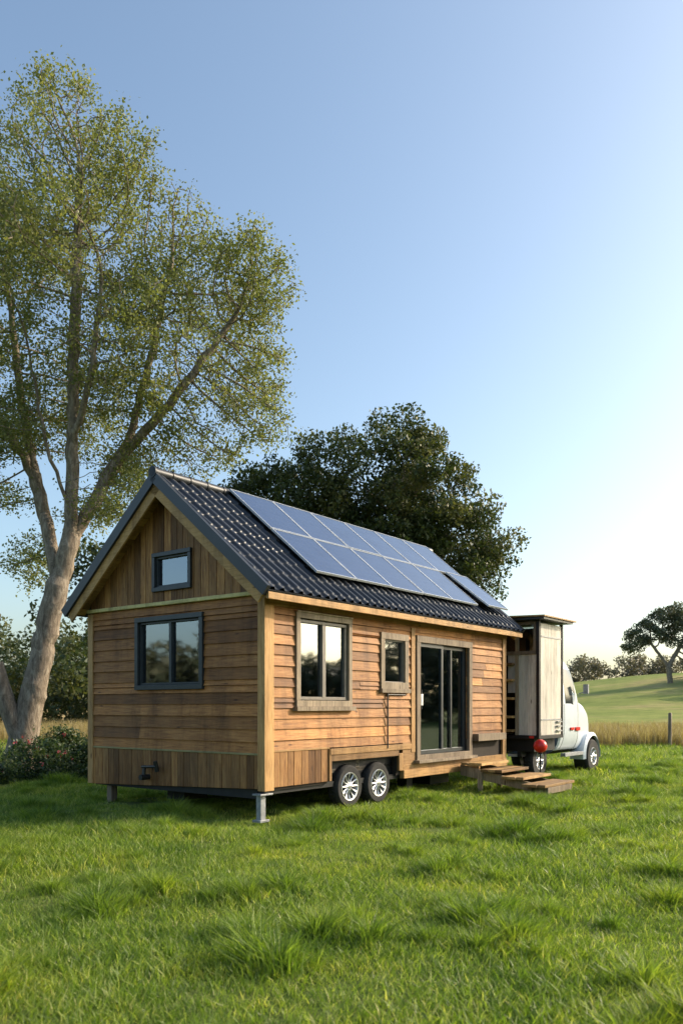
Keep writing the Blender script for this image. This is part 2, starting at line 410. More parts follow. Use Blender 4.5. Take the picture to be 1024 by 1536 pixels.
wbox(fM,'long',5.20,5.25,-.045,-.02,.8,2.68)
curtain('long',5.35,5.78,.75,2.72,-.2); curtain('long',4.0,4.22,.75,2.72,-.2)
frame(fD,'gable',1.18,2.73,1.86,3.0,.075,.0,.07,.5); frame(fM,'gable',1.26,2.65,1.94,2.92,.03,-.05,.02)
wbox(fM,'gable',1.90,1.955,-.05,.03,1.96,2.9); pane('gable',1.28,2.63,1.95,2.9,-.02)
curtain('gable',1.26,1.5,1.9,2.93,-.14); curtain('gable',2.5,2.66,1.9,2.93,-.14)
frame(fD,'gable',1.44,2.32,3.38,3.98,.065,.0,.065,.5); frame(fM,'gable',1.505,2.255,3.445,3.915,.03,-.05,.02)
pane('gable',1.53,2.23,3.47,3.89,-.02)
fG.make('window_trim_weathered',M_grayw,house,.004); fM.make('window_sashes',M_metal,house,.003); fD.make('gable_window_frames',M_metal,house,.005); fB.make('weathered_sashes',M_bronze,house,.003)
gl.make('glass',M_glass,house); cu.make('curtains',M_curtain,house)
mb=MB()
mb.tube([(2.96,-.06,.9),(2.96,-.06,1.82)],.014); mb.tube([(2.96,-.06,1.80),(3.5,-.06,1.80)],.012)
mb.tube([(-.04,2.5,.66),(-.14,2.45,.66),(-.16,2.1,.68)],.022); mb.tube([(-.12,2.42,.66),(-.14,2.42,.48)],.03); mb.tube([(-.12,2.12,.60),(-.16,2.12,.76)],.035)
mb.tube([(-.03,2.42,.5),(-.2,2.42,.5)],.045); mb.tube([(4.05,-.045,1.55),(4.05,-.045,1.9)],.012)
mb.make('pipes_and_hitch',M_black,house,0,True)
mb=MB(); mb.box(4.02,4.09,-.06,-.02,1.62,1.82); mb.make('door_handle',M_alu,house,.004)
mb=MB(); wbox(mb,'long',5.98,7.2,.03,.16,.92,1.06,.4); mb.make('wall_shelf',M_grayw,house,.004)
mb=MB()
for y in (.5,WID-.5,1.95): mb.box(.1,LEN-.05,y-.05,y+.05,.30,.44)
mb.box(.05,LEN-.05,.05,.15,.36,.44); mb.box(.02,.12,.15,WID-.1,.30,.44); 
for x in np.arange(.8,7.3,.9): mb.box(x-.03,x+.03,.15,WID-.1,.36,.43)
mb.box(.11,LEN-.1,.11,WID-.11,.44,.55)
mb.box(5.0,5.7,.35,1.1,.12,.36); mb.box(4.1,4.3,.3,.5,.05,.36); mb.box(.5,1.0,2.2,2.6,.1,.3); mb.box(1.1,1.3,2.9,3.3,.08,.3)
for x in (1.98,2.78): mb.tube([(x,.1,.34),(x,WID-.1,.34)],.045)
for x in (1.98,2.78): mb.box(x-.3,x+.3,.36,.42,.36,.40)
mb.make('chassis',M_steel,house)
def wheel(parent,c,r,w,side=-1,rimf=.64,spokes=12,rimmat=None):
    ty=MB(); s=side
    pr=[(r*rimf,-w*.5),(r*(rimf+.1),-w*.53),(r*.9,-w*.52),(r*.97,-w*.40),(r,-w*.25),(r,w*.25),(r*.97,w*.4),(r*.9,w*.52),(r*rimf,w*.5)]
    ty.lathe_y(c,[(a,s*-b_) for a,b_ in pr],40,.5)
    for k in range(36):
        a=2*math.pi*k/36
        for ww in (-.3,.05):
            x,z=c[0]+r*math.cos(a),c[2]+r*math.sin(a)
            ty.tube([(x,c[1]+ww*w,z),(x+.02*math.sin(a),c[1]+(ww+.25)*w,z-.02*math.cos(a))],.009,4)
    ty.make('tyre',M_tyre,parent,0,True)
    rm=MB(); R0=r*rimf
    rm.lathe_y(c,[(R0*1.03,s*w*.5),(R0*1.0,s*w*.54),(R0*.93,s*w*.52),(R0*.88,s*w*.38),(R0*.84,s*w*.1),(.02,s*w*.1)],40,.5)
    rm.lathe_y(c,[(R0*.30,s*w*.2),(R0*.28,s*w*.44),(R0*.16,s*w*.50),(.005,s*w*.52)],20,.5)
    for k in range(spokes):
        a=2*math.pi*k/spokes
        p=[(c[0]+q*R0*math.cos(a),c[1]+s*w*yy,c[2]+q*R0*math.sin(a)) for q,yy in ((.22,.42),(.55,.36),(.90,.46))]
        rm.tube(p,[R0*.07,R0*.055,R0*.075],6)
    rm.make('rim',rimmat or M_rim,parent,0,True)
    hb=MB(); 
    hb.lathe_y(c,[(R0*.83,s*w*.16),(R0*.3,s*w*.16)],30,.5); hb.make('brake_disc',M_steel,parent)
for x in (1.98,2.78):
    wheel(house,(x,.10,.335),.345,.21); wheel(house,(x,WID-.15,.335),.345,.21,1)
mb=MB(); mb.box(1.44,3.34,.11,.14,.5,.76); mb.box(1.44,3.34,-.0,.11,.742,.76); mb.make('wheel_arch',M_steel,house)
mb=MB(); mb.box(-.02,.08,.05,.14,.0,.36); mb.box(-.10,.16,-.02,.14,.36,.385); mb.box(-.06,.13,.02,.18,-.02,.015); mb.make('corner_jack',M_galv,house,.005)
mb=MB(); mb.box(.06,.18,3.48,3.60,-.02,.34); mb.box(LEN-.3,LEN-.15,.3,.45,-.02,.36); mb.make('support_post',M_grayw,house,.006)
st=empty('wooden_steps',(-1.07,11.4,0),ANG)
mb=MB()
for i,(y0,z) in enumerate(((-.16,.545),(-.60,.44),(-1.04,.335),(-1.48,.225))):
    for k in range(3):
        ya=y0-.012-k*.145; mb.box(5.25-.06*i+random.uniform(-.03,.03),6.35+.03*i+random.uniform(-.05,.05),ya-.14,ya,z-.05,z)
mb.make('treads',M_step,st,.006)
mb=MB()
for x in (5.35,6.15):
    mb.hexa([(x,-.1,.30),(x+.07,-.1,.30),(x+.07,-1.86,.02),(x,-1.86,.02),(x,-.1,.49),(x+.07,-.1,.49),(x+.07,-1.86,.165),(x,-1.86,.165)])
    for y,z in ((-.5,.38),(-1.5,.16)): mb.box(x-.06,x-.002,y-.09,y,-.02,z)
mb.box(5.2,6.3,-1.93,-1.88,.06,.17)
mb.make('stringers',M_grayw,st,.005)

# ------------------------------------------------------------------ camper truck
tr=empty('camper_truck',(4.21,17.5,0),ANG)
M_panel=wood('truck_panel',(.46,.45,.42),(.62,.61,.58),(.72,.72,.69),'z',rough=.4,weather=.4,wc=(.3,.27,.23))
M_white,nt,b,o=newmat('truck_white_paint')
tc=node(nt,'ShaderNodeTexCoord').outputs['Object']; n1=noise(nt,2.5,6,.7,tc)
nt.links.new(ramp(nt,n1,[(.35,(.60,.65,.70)),(.6,(.68,.73,.78)),(.8,(.52,.54,.54))]),b.inputs['Base Color']); b.inputs['Roughness'].default_value=.3; b.inputs['Coat Weight'].default_value=.4
mb=MB(); x=.08
while x<1.2:
    x1=min(x+.28,1.22); mb.box(x+.003,x1-.003,.0,.03,.98,3.40,random.uniform(.6,.9)); x=x1
mb.box(.02,.04,1.33,1.9,.98,3.4); mb.box(1.2,1.25,.03,1.9,.98,3.4); mb.box(.05,1.2,1.87,1.9,.98,3.4)
mb.box(.0,.03,.06,.25,.98,2.72,.8); mb.box(.0,.03,.253,.46,.98,2.72,.65); mb.box(.0,.03,.54,.72,1.9,2.72)
mb.make('box_panels',M_panel,tr,.004)
mb=MB()
mb.box(-.03,.06,-.02,.05,.92,3.44); mb.box(1.22,1.28,-.02,.05,.92,3.44)
mb.box(-.03,.0,.06,1.9,.90,.98); mb.box(0,1.28,-.015,.0,.90,.975)
mb.box(.06,1.2,.1,1.85,.9,.96); mb.box(.6,.65,.5,1.85,1,3.3)
mb.box(.1,3.4,.45,.55,.5,.62); mb.box(.1,3.4,1.35,1.45,.5,.62); mb.box(.1,1.2,.15,1.75,.62,.9)
mb.make('box_frame',M_steel,tr,.004)
mb=MB()
mb.box(-.02,.04,.46,.54,.98,3.36); mb.box(-.02,.04,1.25,1.33,.98,3.36); mb.box(-.025,.035,.06,1.9,2.72,2.80); mb.box(-.025,.035,.06,1.9,3.36,3.43); mb.box(-.02,.03,.06,.12,2.8,3.36)
mb.make('rear_frame',M_grayw,tr,.004)
mb=MB()
for z in (1.05,1.35,1.75,2.15,2.5): mb.box(-.12,.4,.56,1.24,z,z+.05)
mb.hexa([(-.26,-.24,3.50),(1.5,-.24,3.50),(1.5,2.1,3.56),(-.26,2.1,3.56),(-.26,-.24,3.53),(1.5,-.24,3.53),(1.5,2.1,3.60),(-.26,2.1,3.60)],.7)
mb.make('shelves_and_roof',M_step,tr,.004)
mb=MB(); mb.box(-.2,1.4,-.2,2.0,3.455,3.498); mb.make('roof_edge',M_metal,tr)
mb=MB(); mb.box(.0,.012,.12,.46,2.8,3.36); mb.box(.0,.012,.54,1.25,2.8,3.36); mb.make('rear_window',M_glass,tr)
mb=MB()
for z in (1.3,3.1): mb.box(.1,1.2,-.012,-.002,z,z+.03)
for z in (1.05,1.15,1.25): mb.box(.9,1.15,-.05,-.01,z,z+.03)
mb.make('box_battens',M_galv,tr)
kx=[1.28,1.32,1.55,1.8,1.98,2.08,2.18,2.30,2.40,2.55,3.0,3.3,3.5,3.64,3.71,3.74]
kt=[2.70,2.78,2.86,2.85,2.78,2.70,2.52,2.18,1.92,1.84,1.74,1.60,1.42,1.2,1.05,.95]
kw=[.88,.92,.94,.95,.95,.95,.94,.93,.91,.89,.83,.78,.72,.62,.45,.2]
xs=np.concatenate([np.linspace(1.28,1.34,4),np.linspace(1.36,3.4,96),np.linspace(3.42,3.74,16)])
NT=120; V=[]
for x in xs:
    t=np.interp(x,kx,kt); w=np.interp(x,kx,kw); bt_=np.interp(x,[1.28,3.4,3.6,3.74],[.48,.5,.56,.8]); zc=(t+bt_)/2; hz=(t-bt_)/2
    for k in range(NT):
        a=2*math.pi*k/NT; ca,sa=math.cos(a),math.sin(a); n=4.6
        y=w*np.sign(ca)*abs(ca)**(2/n); z=zc+hz*np.sign(sa)*abs(sa)**(2/n)
        y*=1-.14*max(0,(z-1.6))/1.2
        V.append((x,.95+y,z))
F=[];mi=[]
V=np.array(V)
for i in range(len(xs)-1):
    for k in range(NT):
        a=i*NT+k; b_=i*NT+(k+1)%NT; F+=[a,b_,b_+NT,a+NT]
        c=V[[a,b_,b_+NT,a+NT]].mean(0); yy=abs(c[1]-.95); g=0
        ttop=np.interp(c[0],kx,kt)
        if 1.5<c[0]<2.14 and 1.80<c[2]<2.46 and yy>.6: g=1
        if 2.13<c[0]<2.38 and c[2]>1.9 and yy<.78 and c[2]>ttop-.35: g=1
        if (abs(c[0]-1.46)<.012 or abs(c[0]-2.26)<.012) and .62<c[2]<1.8 and yy>.7: g=2
        if c[2]<.60 and yy>.5: g=2
        mi.append(g)
nF=len(mi); F+=list(range(NT)); F+=[(len(xs)-1)*NT+k for k in range(NT)]; 
me=npmesh('cab_body',V,F,[4]*nF+[NT,NT],None,M_white,True)
me.materials.append(M_tglass); me.materials.append(M_steel)
me.polygons.foreach_set('material_index',np.array(mi+[0,0],dtype=np.int32))
obj('cab_body',me,tr)
mb=MB()
def archpts(cx,r,a0,a1,n=20): return [(cx+r*math.cos(math.radians(a0+(a1-a0)*i/n)),.42+r*math.sin(math.radians(a0+(a1-a0)*i/n))) for i in range(n+1)]
P=archpts(3.08,.56,-8,188)
for (x0,z0),(x1,z1) in zip(P[:-1],P[1:]):
    f=.86; q0=(3.08+(x0-3.08)*f,.42+(z0-.42)*f); q1=(3.08+(x1-3.08)*f,.42+(z1-.42)*f)
    for yy in ((-.05,.32),(1.58,1.95)):
        mb.hexa([(q0[0],yy[0],q0[1]),(q1[0],yy[0],q1[1]),(q1[0],yy[1],q1[1]),(q0[0],yy[1],q0[1]),(x0,yy[0]+.04,z0),(x1,yy[0]+.04,z1),(x1,yy[1],z1),(x0,yy[1],z0)])
mb.make('front_fenders',M_white,tr)
mb=MB(); mb.lathe_y((3.08,.02,.42),[(.47,-.01),(.47,.25),(.01,.25)],32); mb.make('wheel_well',M_black,tr)
wheel(tr,(3.08,.06,.40),.41,.22,-1,.50,8); wheel(tr,(3.08,1.84,.40),.41,.22,1,.5,8); wheel(tr,(.75,.42,.40),.41,.22,-1,.5,8); wheel(tr,(.75,1.5,.40),.41,.22,1,.5,8)
mb=MB(); mb.box(3.66,3.78,.15,1.75,.5,.62); mb.box(1.4,2.5,-.02,.1,.46,.54); mb.tube([(2.25,.0,1.9),(2.3,-.14,1.95)],.012); mb.box(2.27,2.33,-.22,-.1,1.9,2.12); mb.make('bumper_and_mirror',M_galv,tr,.01)
mb=MB(); mb.box(1.75,1.95,-.02,.02,1.06,1.12); mb.box(2.05,2.3,-.02,.02,1.04,1.12); mb.box(-.04,-.03,.1,.2,.92,.97); mb.make('side_markers',M_red,tr)
rb=empty('red_buoy',(4.12,17.0,0),0)
mb=MB(); mb.lathe_y((0,0,0),[(.003+.135*math.sin(math.pi*i/16),-.14*math.cos(math.pi*i/16)) for i in range(17)],24)
o=mb.make('ball',M_red,rb,0,True); o.location=(0,0,.78); o.rotation_euler=(math.pi/2,0,0)
mb=MB(); mb.tube([(0,0,-.05),(0,0,.66)],.018); mb.tube([(0,0,.61),(0,0,.66)],.045); mb.make('stake',M_steel,rb)

# ------------------------------------------------------------------ vegetation
def leaves(name,pts,size,rv,mat,parent,up=.3,sv=.4):
    n=len(pts); d=rng.normal(size=(n,3)); d/=np.linalg.norm(d,axis=1)[:,None]
    nn=rng.normal(size=(n,3)); nn[:,2]=np.abs(nn[:,2])+up; 
    s=np.cross(d,nn); s/=np.linalg.norm(s,axis=1)[:,None]+1e-9
    L=(size*(1+sv*rng.uniform(-1,1,n)))[:,None]
    pts=np.asarray(pts)
    V=np.stack([pts-d*L*.5,pts+s*L*.3,pts+d*L*.5,pts-s*L*.3],1).reshape(-1,3)
    me=npmesh(name,V,np.arange(4*n),np.full(n,4),np.repeat(rv,4),mat)
    return obj(name,me,parent)

def grow(stems,attr,step,infl,kill,iters=160,jit=.25):
    nodes=[];par=[]
    for st_ in stems:
        prev,pts=st_
        last=np.array(nodes[prev]) if prev is not None else None; pi=prev if prev is not None else -1
        for p in pts:
            p=np.array(p,float)
            if last is None: nodes.append(p);par.append(-1);pi=len(nodes)-1;last=p;continue
            n=max(1,int(round(np.linalg.norm(p-last)/step)))
            for i in range(1,n+1):
                q=last+(p-last)*i/n
                nodes.append(q+rng.normal(size=3)*.02*(i<n)); par.append(pi); pi=len(nodes)-1
            last=p
    N=np.array(nodes); A=attr.copy()
    d=np.linalg.norm(A[:,None]-N[None],axis=2); nd=d.min(1); ni=d.argmin(1)
    for it in range(iters):
        act=nd<infl
        if not act.any():
            if len(A)==0: break
            infl*=1.3; continue
        vec=A[act]-N[ni[act]]; vec/=np.linalg.norm(vec,axis=1)[:,None]+1e-9
        idx=ni[act]; u,inv=np.unique(idx,return_inverse=True)
        acc=np.zeros((len(u),3)); np.add.at(acc,inv,vec)
        acc+=rng.normal(size=acc.shape)*jit; acc/=np.linalg.norm(acc,axis=1)[:,None]+1e-9
        new=N[u]+acc*step; base=len(N)
        N=np.vstack([N,new]); par+=list(u)
        dn=np.linalg.norm(A[:,None]-new[None],axis=2); m=dn.min(1); mi_=dn.argmin(1)
        b2=m<nd; nd=np.where(b2,m,nd); ni=np.where(b2,base+mi_,ni)
        keep=nd>kill; A=A[keep];nd=nd[keep];ni=ni[keep]
        if len(A)==0: break
    return N,np.array(par)
def tree_mesh(name,N,par,tip,base_r,mat,parent,ns=7,flare=1.0,power=2.2):
    n=len(N); w=np.zeros(n); cnt=np.zeros(n,int); main=np.full(n,-1)
    for i in range(n-1,-1,-1):
        if cnt[i]==0: w[i]=1
        p=par[i]
        if p>=0:
            if main[p]<0 or w[i]>w[main[p]]: main[p]=i
            w[p]+=w[i]; cnt[p]+=1
    r=w**(1/power); k=math.log(base_r/tip)/math.log(r.max()); r=tip*r**k
    e=np.where(par>=0)[0]; p=par[e]
    dirc=N[e]-N[p]; dirc/=np.linalg.norm(dirc,axis=1)[:,None]+1e-9
    nd=np.zeros((n,3)); nd[e]=dirc; 
    for i in range(n):
        if main[i]>=0:
            v=nd[i]+ (N[main[i]]-N[i])/ (np.linalg.norm(N[main[i]]-N[i])+1e-9); nd[i]=v/(np.linalg.norm(v)+1e-9)
    ismain=main[p]==e
    ra=np.where(ismain,r[p],np.minimum(r[e]*1.25,r[p])); rb_=r[e]
    da=np.where(ismain[:,None],nd[p],dirc); db=nd[e]
    def ring(c,d,rad):
        ref=np.array([.12,.95,.28]); u=np.cross(d,ref); u/=np.linalg.norm(u,axis=1)[:,None]+1e-9; v=np.cross(d,u)
        a=2*np.pi*np.arange(ns)/ns
        return c[:,None]+rad[:,None,None]*(np.cos(a)[None,:,None]*u[:,None]+np.sin(a)[None,:,None]*v[:,None])
    A=ring(N[p],da,ra); B=ring(N[e],db,rb_); V=np.concatenate([A,B],1).reshape(-1,3)
    bi=np.arange(len(e))*2*ns; q=np.arange(ns); q2=(q+1)%ns
    F=np.stack([bi[:,None]+q,bi[:,None]+q2,bi[:,None]+ns+q2,bi[:,None]+ns+q],-1).reshape(-1)
    me=npmesh(name,V,F,np.full(len(e)*ns,4),None,mat,True); obj(name,me,parent)
    return r,cnt
def ell(n,c,r,shell=.0):
    d=rng.normal(size=(n,3)); d/=np.linalg.norm(d,axis=1)[:,None]
    q=(shell+(1-shell)*rng.uniform(0,1,n)**(1/2.2))[:,None]
    return np.array(c)+d*q*np.array(r)

M_bark,nt,b,o=newmat('bark')
tc=node(nt,'ShaderNodeTexCoord').outputs['Object']
n1=noise(nt,2.2,8,.75,mapping(nt,tc,(5,5,1.6)),.5)
nt.links.new(ramp(nt,n1,[(.32,(.09,.07,.05)),(.5,(.24,.19,.14)),(.68,(.44,.38,.30))]),b.inputs['Base Color']); b.inputs['Roughness'].default_value=.9
bump(nt,n1,.9,.05,b)
M_leafA=leafmat('leaf_olive',(.10,.125,.045),(.17,.19,.07),(.26,.26,.11),.42)
M_leafB=leafmat('leaf_dark',(.03,.05,.018),(.065,.088,.03),(.15,.15,.055),.25)
M_leafC=leafmat('leaf_far_hazed',(.07,.09,.055),(.105,.12,.07),(.17,.165,.095),.2)  # paled: distance haze is mixed into this leaf colour
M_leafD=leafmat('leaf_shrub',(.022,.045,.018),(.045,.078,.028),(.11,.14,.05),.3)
M_leafE=leafmat('leaf_brown_hedge',(.12,.11,.08),(.17,.15,.105),(.23,.2,.14),.2)

bt=empty('eucalyptus_tree')
Y0=19.7
lobes=[(-6.75,15.5,1.2,1.4,0),(-7.9,13.8,1.8,2.0,.8),(-5.8,14.3,1.5,1.5,-.6),(-4.2,13.5,1.1,1.1,.4),(-6.3,11.7,2.3,1.8,-1),(-3.6,11.8,1.8,1.5,.6),
(-2.1,11.7,1.1,1.2,-.4),(-7.4,9.6,2.1,1.8,1),(-4.5,9.8,2.1,1.6,-.8),(-2.3,10.0,1.15,1.3,.9),(-2.0,8.5,.95,.75,0),(-3.5,8.0,1.3,.8,.4),(-8.4,8.1,1.3,.8,-.6),(-5.1,7.6,1.4,.7,.9),
(-10.3,10.5,1.8,2.2,.3),(-10,13,1.5,1.7,-.4),(-7.9,5.2,.6,.6,.8),(-6.2,6.6,.7,.5,1.5),(-5.2,6.6,.9,.6,-.8),(-8.6,6.9,.9,.6,.5)]
att=[]
for X,Z,rx,rz,dy in lobes:
    n=int(50+170*rx*rz); att.append(ell(n,(X,Y0+dy,Z),(rx,max(rx,rz)*1.05,rz)))
att=np.vstack(att)
trunk=[(-7.75,Y0,-.3),(-7.68,Y0,.4),(-7.55,Y0,1.2),(-7.32,Y0,2.3),(-7.05,Y0,3.6),(-6.75,Y0,4.7),(-6.5,Y0,5.6)]
def idx_near(nodes,p): return int(np.argmin([np.linalg.norm(np.array(q)-np.array(p)) for q in nodes]))
def seed(stems_spec,step):
    nodes=[];out=[]
    for ap,pts in stems_spec:
        if ap is None: prev=None; last=np.array(pts[0],float); nodes.append(last); rest=pts[1:]
        else: prev=idx_near(nodes,ap); last=nodes[prev]; rest=pts
        out.append((prev,pts))
        for p in rest:
            p=np.array(p,float); n=max(1,int(round(np.linalg.norm(p-last)/step)))
            for i in range(1,n+1): nodes.append(last+(p-last)*i/n)
            last=p
    return out
STEP=.24
spec=[(None,trunk),
 ((-6.5,Y0,5.6),[(-6.42,Y0-.1,7.2),(-6.32,Y0-.4,9.0),(-6.25,Y0-.4,11.0),(-6.3,Y0-.1,13.0)]),
 ((-6.9,Y0,4.4),[(-7.1,Y0+.3,5.6),(-7.55,Y0+.5,7.3),(-8.0,Y0+.8,9.2),(-8.2,Y0+.7,11.4)]),
 ((-6.5,Y0,5.6),[(-5.9,Y0+.4,6.9),(-5.2,Y0+.6,8.4),(-4.7,Y0+.5,10.2),(-4.3,Y0+.4,12.0)]),
 ((-5.6,Y0+.5,7.5),[(-4.6,Y0+.1,8.4),(-3.5,Y0-.1,9.6),(-2.7,Y0,10.8)]),
 ((-6.6,Y0-.1,6.4),[(-6.9,Y0-.6,7.8),(-7.1,Y0-1.0,9.6)]),
 ((-6.3,Y0-.4,7.6),[(-5.7,Y0-1.0,9.2),(-5.4,Y0-1.2,11.2)]),
 ((-7.5,Y0+.5,7.2),[(-8.4,Y0+.2,8.8),(-9.4,Y0,10.4)])]
N,par=grow(seed(spec,STEP),att,STEP,1.8,.30,150,.3)
r,cnt=tree_mesh('trunk_and_branches',N,par,.0085,.29,M_bark,bt,8,power=1.8)
mb=MB()
mb.tube([(-7.76,Y0,-.2),(-7.73,Y0,.15),(-7.66,Y0,.7),(-7.5,Y0,1.5),(-7.3,Y0,2.4)],[.52,.42,.35,.31,.28],14)
mb.tube([(-7.62,Y0-.05,.7),(-7.9,Y0-.2,1.5),(-8.06,Y0-.28,2.2),(-8.12,Y0-.3,2.65)],[.26,.21,.17,.12],10)
mb.tube([(-8.05,Y0-.25,2.1),(-8.25,Y0-.3,2.5)],[.11,.06],8)
mb.tube([(-7.7,Y0,.3),(-8.3,Y0-.5,-.1)],[.25,.12],8); mb.tube([(-7.7,Y0,.3),(-7.2,Y0-.6,-.1)],[.25,.12],8)
mb.make('trunk_base',M_bark,bt,0,True)
tips=N[(r<.020)&(N[:,2]>4.5)]
k=max(8,int(225000/len(tips))); cl=np.repeat(rng.uniform(0,1,len(tips)),k)
pts=np.repeat(tips,k,0)+rng.normal(size=(len(tips)*k,3))*np.array([.15,.15,.13])
kp=rng.uniform(size=len(pts))<(.62+.62*fnoise(pts[:,0]+pts[:,1]*.7,pts[:,2],1.8,5))
pts=pts[kp]; cl=cl[kp]
leaves('leaves',pts,.076,np.clip(cl*.65+rng.uniform(0,.45,len(pts)),0,1),M_leafA,bt)

def clumpy(name,parent,lobes,nclump,rc,nleaf,size,mat,zflat=.8,inner=.15):
    tot=sum(l[3]*l[5] for l in lobes); P=[];RV=[]
    for (cx,cy,cz,rx,ry,rz) in lobes:
        n=max(3,int(nclump*rx*rz/tot)); cs=ell(n,(cx,cy,cz),(rx,ry,rz),.55)
        for c in cs:
            R_=rc*random.uniform(.45,1.25); m=int(nleaf*(R_/rc)**2)
            d=rng.normal(size=(m,3)); d/=np.linalg.norm(d,axis=1)[:,None]
            P.append(c+d*(R_*rng.uniform(.3,1.15,m)**.7)[:,None]*np.array([1,1,zflat])); RV.append(np.clip(random.random()*.6+rng.uniform(0,.5,m),0,1))
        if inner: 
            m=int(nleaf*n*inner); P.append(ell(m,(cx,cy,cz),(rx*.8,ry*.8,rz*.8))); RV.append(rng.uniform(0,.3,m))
    P=np.vstack(P); RV=np.concatenate(RV); leaves(name,P,size,RV,mat,parent); return len(P)
dt=empty('broadleaf_tree')
YB=31.0
spec2=[(None,[(1.5,YB,-.2),(1.4,YB,2.5),(1.3,YB,4)]),((1.3,YB,4),[(-1.5,YB,6.5)]),((1.3,YB,4),[(2.2,YB,8)]),((1.3,YB,4),[(4.2,YB,6.5)])]
lob2=[(-2.6,YB,8.9,1.9,2.2,2.0),(-1.0,YB,9.5,1.7,2.4,1.9),(1.6,YB,10.3,2.4,2.6,2.1),(3.3,YB,9.5,1.9,2.4,2.1),(4.5,YB,7.8,1.7,2.0,1.8),(5.8,YB+.3,7.5,.9,1.2,.8),(4.8,YB,6.0,1.4,1.6,1.4),(1.2,YB,6.5,3.4,3,2.6),(1.4,YB,8.6,3.0,2.2,1.8),(-2.2,YB,6.0,2.4,2.4,2.0),(-3.7,YB+.2,7.7,1.0,1.2,.9)]
att2=np.vstack([ell(45,(a,b_,c),(d*.9,e*.9,f*.9)) for a,b_,c,d,e,f in lob2])
N2,p2=grow(seed(spec2,.5),att2,.5,4,.8,80,.3); tree_mesh('trunk_and_branches',N2,p2,.02,.35,M_bark,dt,7)
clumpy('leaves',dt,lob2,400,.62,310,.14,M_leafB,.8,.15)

lt=empty('unseen_trees')
L=[]
for i in range(26):
    x=-34+i*1.25+random.uniform(-.6,.6); h=random.uniform(5,9)*(1 if x<-22 else .95); y=random.uniform(52,66)
    L.append((x,y,h*.62,2.6,2.4,h*.42)); L.append((x,y,h*.25,2.4,2.2,h*.3))
for (x,z,rx,rz) in ((-15.6,7.6,1.5,1.6),(-14.4,9.2,1.2,1.3),(-13.2,7.6,1.8,1.8),(-14.6,5.0,2.4,2.2),(-11.8,9.6,1.0,1.0),(-17.2,4.4,2,2)): L.append((x,45,z,rx,rx,rz))
clumpy('leaves_mass',lt,L,440,1.0,190,.28,M_leafB)
L=[]
for i in range(46):
    x=44+i*2.3; y=178+random.uniform(-5,8); z=float(H(x,y)); h=random.uniform(3,6.5)
    L.append((x,y,z+h*.45,3.2,2.5,h*.55))
hd=empty('hedgerow'); clumpy('leaves_mass',hd,L,560,1.3,90,.5,M_leafE)
ut=empty('oak_tree'); ux,uy=47.0,122.0; uz=float(H(ux,uy))
lob3=[(ux-1.8,uy,uz+7.6,2.6,3,1.6),(ux+.8,uy,uz+9.3,3,3,1.8),(ux+4.2,uy,uz+10.2,3.2,3,2.0),(ux-3.4,uy,uz+5.9,1.8,1.6,1.1),(ux+7,uy,uz+8.8,3,3,2.4),(ux+3,uy,uz+7.2,2.8,2,1.6),(ux+6.4,uy,uz+5.4,2.8,2,2.2),(ux+9.5,uy,uz+6.5,3,3,3.5),(ux+7.5,uy+1,uz+2.6,3,2,2.2)]
att3=np.vstack([ell(70,(a,b_,c),(d,e,f)) for a,b_,c,d,e,f in lob3])
N3,p3=grow(seed([(None,[(ux+2,uy,uz-.5),(ux+1.6,uy,uz+2.5)]),((ux+1.6,uy,uz+2.5),[(ux-.5,uy,uz+5.5)]),((ux+1.6,uy,uz+2.5),[(ux+3.5,uy,uz+6)])],.6),att3,.6,5,.9,80,.3)
tree_mesh('trunk_and_branches',N3,p3,.05,.4,M_bark,ut,6); clumpy('leaves',ut,lob3,300,.85,130,.32,M_leafC,.75,.08)
L=[]  # unseen tree rows, added for the window panes to reflect
for i in range(8):
    x=-30+i*9; L.append((x,-34+random.uniform(-4,4),4,4,3,4))
for i in range(15):
    h=random.uniform(2.2,5.0); L.append((-50+random.uniform(-4,4),-8+i*3.4,h*.9,3,2.2,h))
for i in range(22):
    h=random.uniform(3.2,5.4); L.append((68+random.uniform(-3,3),2+i*3.8,h,3.2,3.2,h))
for x,y in ((63,112),(66,117),(68,123),(62,103),(70,130)):
    z=float(H(x,y)); L.append((x,y,z+5,4,4,5))
far=empty('unseen_trees'); clumpy('leaves_mass',far,L,700,1.5,110,.75,M_leafC,.8,.5)
sh=empty('flowering_shrubs')
L=[(-6.7,17.4,.3,1.0,.7,.4),(-7.6,16.8,.25,.9,.7,.35),(-6.0,18.2,.4,.8,.6,.5),(-5.6,17.4,.2,.7,.5,.3),(-8.3,17.5,.35,.8,.7,.5),(-6.6,18.8,.45,.9,.6,.55),(-9.2,16.8,.35,.9,.8,.45),(-5.2,18.8,.4,.8,.6,.5)]
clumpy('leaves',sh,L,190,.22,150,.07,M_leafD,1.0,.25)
sp_=[]
for i in range(140):
    l=random.choice(L); p=ell(1,(l[0],l[1],l[2]),(l[3],l[4],l[5]*.6),.5)[0]; hh=random.uniform(.25,.6); dx,dy=random.uniform(-.15,.15),random.uniform(-.15,.15)
    for q in range(14): sp_.append((p[0]+dx*q/14+random.gauss(0,.02),p[1]+dy*q/14+random.gauss(0,.02),p[2]+hh*q/14))
leaves('sprigs',np.array(sp_),.06,rng.uniform(.3,1,len(sp_)),M_leafD,sh)
fp=[]
for i in range(34):
    l=random.choice(L); p=ell(1,(l[0],l[1]-.2,l[2]+.2),(l[3],l[4],l[5]),.9)[0]
    if p[2]>.15: fp.append(np.array(p)+rng.normal(size=(8,3))*.025)
M_fl=leafmat('flower_petals',(.3,.025,.04),(.45,.07,.10),(.5,.22,.24),.3); fp=np.vstack(fp); leaves('flowers',fp,.05,rng.uniform(0,1,len(fp)),M_fl,sh)

